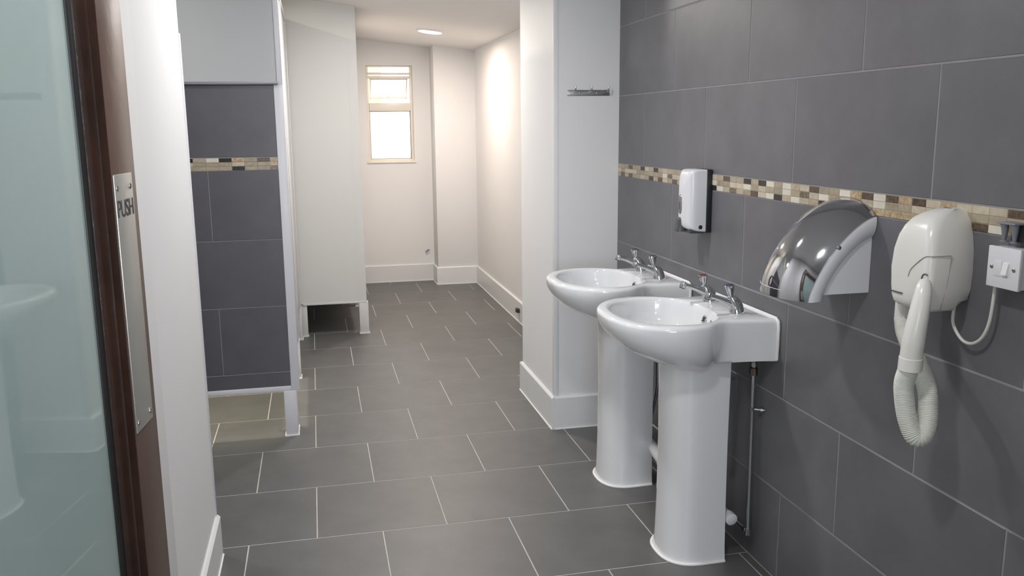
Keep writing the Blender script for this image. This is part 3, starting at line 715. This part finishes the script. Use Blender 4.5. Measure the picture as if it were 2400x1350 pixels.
# nozzle handle parked in the cradle
hp = spline([(1.207, 1.523, 1.066), (1.196, 1.512, 1.042), (1.186, 1.507, 1.00), (1.180, 1.508, .954), (1.180, 1.513, .903)], 5)
bm = bmesh.new(); n_ = len(hp); rad = [min(.0105+.013*(i/(n_-1))**.55+.0005, .0225) for i in range(n_)]
addtube(bm, hp, rad, 20); hnd = obj('nozzle_handle', bm, IVORY, hr_, True, 60)
lat('collar', (1.180, 1.512, .912), (.0, .05, -1), [(0, .0215), (.002, .0238), (.028, .0240), (.030, .0215)], IVORY, hnd, 24)
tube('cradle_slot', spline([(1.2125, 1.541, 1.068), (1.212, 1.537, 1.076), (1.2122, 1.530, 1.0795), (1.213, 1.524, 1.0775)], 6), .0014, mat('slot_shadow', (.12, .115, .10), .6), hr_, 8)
# outlet socket under the body and ribbed hose looping down and back up to the handle
lat('hose_socket', (1.265, 1.652, 1.03), (0, .04, -1), [(0, .021), (.075, .0205), (.082, .018)], IVORY, hr_, 24)
path = spline([(1.264, 1.655, .958), (1.257, 1.636, .930), (1.246, 1.595, .900), (1.238, 1.556, .870), (1.234, 1.526, .838), (1.230, 1.512, .800), (1.222, 1.502, .762), (1.210, 1.500, .740), (1.197, 1.506, .741), (1.188, 1.518, .772), (1.183, 1.526, .811), (1.180, 1.528, .850), (1.180, 1.517, .886)], 22)
L_ = [0]
for i in range(1, len(path)): L_.append(L_[-1]+(path[i]-path[i-1]).length)
fine = []; step = .0009; i = 0; d = 0
while d < L_[-1]:
    while L_[i+1] < d: i += 1
    u = (d-L_[i])/(L_[i+1]-L_[i]); fine.append(path[i].lerp(path[i+1], u)); d += step
bm = bmesh.new(); addtube(bm, fine, [.0192+(.0009 if (k % 4) < 2 else -.0005) for k in range(len(fine))], 24); obj('ribbed_hose', bm, IVHOSE, hr_, True, 80)
# mains cord from the dryer to the switch
tube('cord', spline([(1.318, 1.566, 1.002), (1.308, 1.553, .965), (1.308, 1.525, .937), (1.308, 1.495, .935), (1.308, 1.468, .955), (1.308, 1.452, .995), (1.308, 1.446, 1.07)], 8), .0035, IVHOSE, hr_, 10)

# ------------------------------------------------------------------ switched spur
SX = W-.040
sw = thing('switch_box', (W, 1.41, 1.07), 'white square fused switch box on the grey tiles at the right edge', 'switch')
box('back_box', SX+.007, W+.001, 1.370, 1.447, 1.069, 1.146, WPLAS, sw, .002)
box('face_plate', SX, SX+.0075, 1.368, 1.449, 1.0675, 1.1475, WPLAS, sw, .0015)
box('fuse_carrier', SX-.0012, SX+.002, 1.412, 1.431, 1.090, 1.121, WPLAS, sw, .0008)
bm = bmesh.new(); prism(bm, [(SX+.002, 1.394, 1.093), (SX-.0065, 1.394, 1.095), (SX-.0015, 1.394, 1.118), (SX+.002, 1.394, 1.119)], (0, .0135, 0)); obj('rocker', bm, mat('bright_white_rocker', (.86, .86, .88), .2, coat=.3), sw)
for y in (1.381, 1.437):
    sc_ = lat('screw', (SX-.0004, y, 1.107), (-1, 0, 0), [(-.002, .0042), (.0004, .0042), (.0012, .003)], STEEL, sw, 14)
    box('screw_slot', SX-.0022, SX-.0012, y-.003, y+.003, 1.1065, 1.1076, BLACK, sc_)
# grey clip above the switch and the black bar it carries
gc = thing('grey_clip', (W, 1.45, 1.16), 'small grey plastic clip with two pegs above the switch box', 'clip')
box('clip_top', W-.030, W+.001, 1.400, 1.446, 1.1895, 1.1935, MGREY, gc, .001)
for y in (1.434, 1.408):
    bm = bmesh.new(); addtube(bm, [(W-.022, y, 1.190), (W-.020, y, 1.178), (W-.018, y+.002, 1.156)], [.008, .0065, .0035], 10); pg = obj('peg', bm, MGREY, gc, True, 50)
    lat('peg_foot', (W-.018, y+.002, 1.158), (0, 0, -1), [(0, .004), (.001, .0075), (.003, .0078), (.004, .006)], MGREY, pg, 14)
bb = props(box('black_bar', W-.016, W+.001, 1.25, 1.424, 1.157, 1.189, BLACK, None, .004), 'black plastic holder running off the right edge behind the grey clip', 'holder')

# ------------------------------------------------------------------ coat hook rail on the white wall
HYY = PY0
hk = thing('hook_rail', (1.185, HYY, 1.525), 'small brushed steel rail with three coat pegs on the white wall', 'hook rail')
box('plate', 1.0905, 1.2825, HYY-.004, HYY+.001, 1.5115, 1.5365, STEEL, hk, .0015)
for x in (1.120, 1.193, 1.270):
    bm = bmesh.new(); addtube(bm, [(x, HYY, 1.528), (x, HYY-.018, 1.528), (x, HYY-.026, 1.531), (x, HYY-.028, 1.540), (x, HYY-.028, 1.552)], .0036, 12); obj('peg', bm, CHROME, hk, True, 50)
for x in (1.146, 1.226):
    lat('screw', (x, HYY-.003, 1.524), (0, -1, 0), [(0, .0042), (.002, .004), (.003, .002)], CHROME, hk, 12)

# ------------------------------------------------------------------ small things at the far end
vs_ = thing('pipe_stub', (.966, FYW, .27), 'tiny chrome pipe stub sticking out of the far wall under the window', 'pipe')
lat('stub', (.966, FYW+.002, .275), (0, -1, 0), [(0, .006), (.03, .006), (.032, .004)], CHROME, vs_, 12)
lat('stub_nut', (.966, FYW+.0, .275), (0, -1, 0), [(.004, .011), (.014, .011)], CHROME, vs_, 6)
lat('stub_tail', (.975, FYW-.018, .277), (.9, -.2, .3), [(0, .004), (.018, .004)], BLACK, vs_, 8)
ds = thing('door_stop', (RX-ST, 5.93, .088), 'small dark rubber block on the skirting behind the white pier', 'door stop')
box('rubber_block', RX-ST-.022, RX-ST+.001, 5.905, 5.955, .074, .102, mat('dark_brown_rubber', (.05, .035, .028), .6), ds, .002)
props(box('grit', 1.0, 1.006, 3.0, 3.006, -.001, .003, BLACK), 'tiny dark speck of grit on the floor tiles', 'grit') if False else None
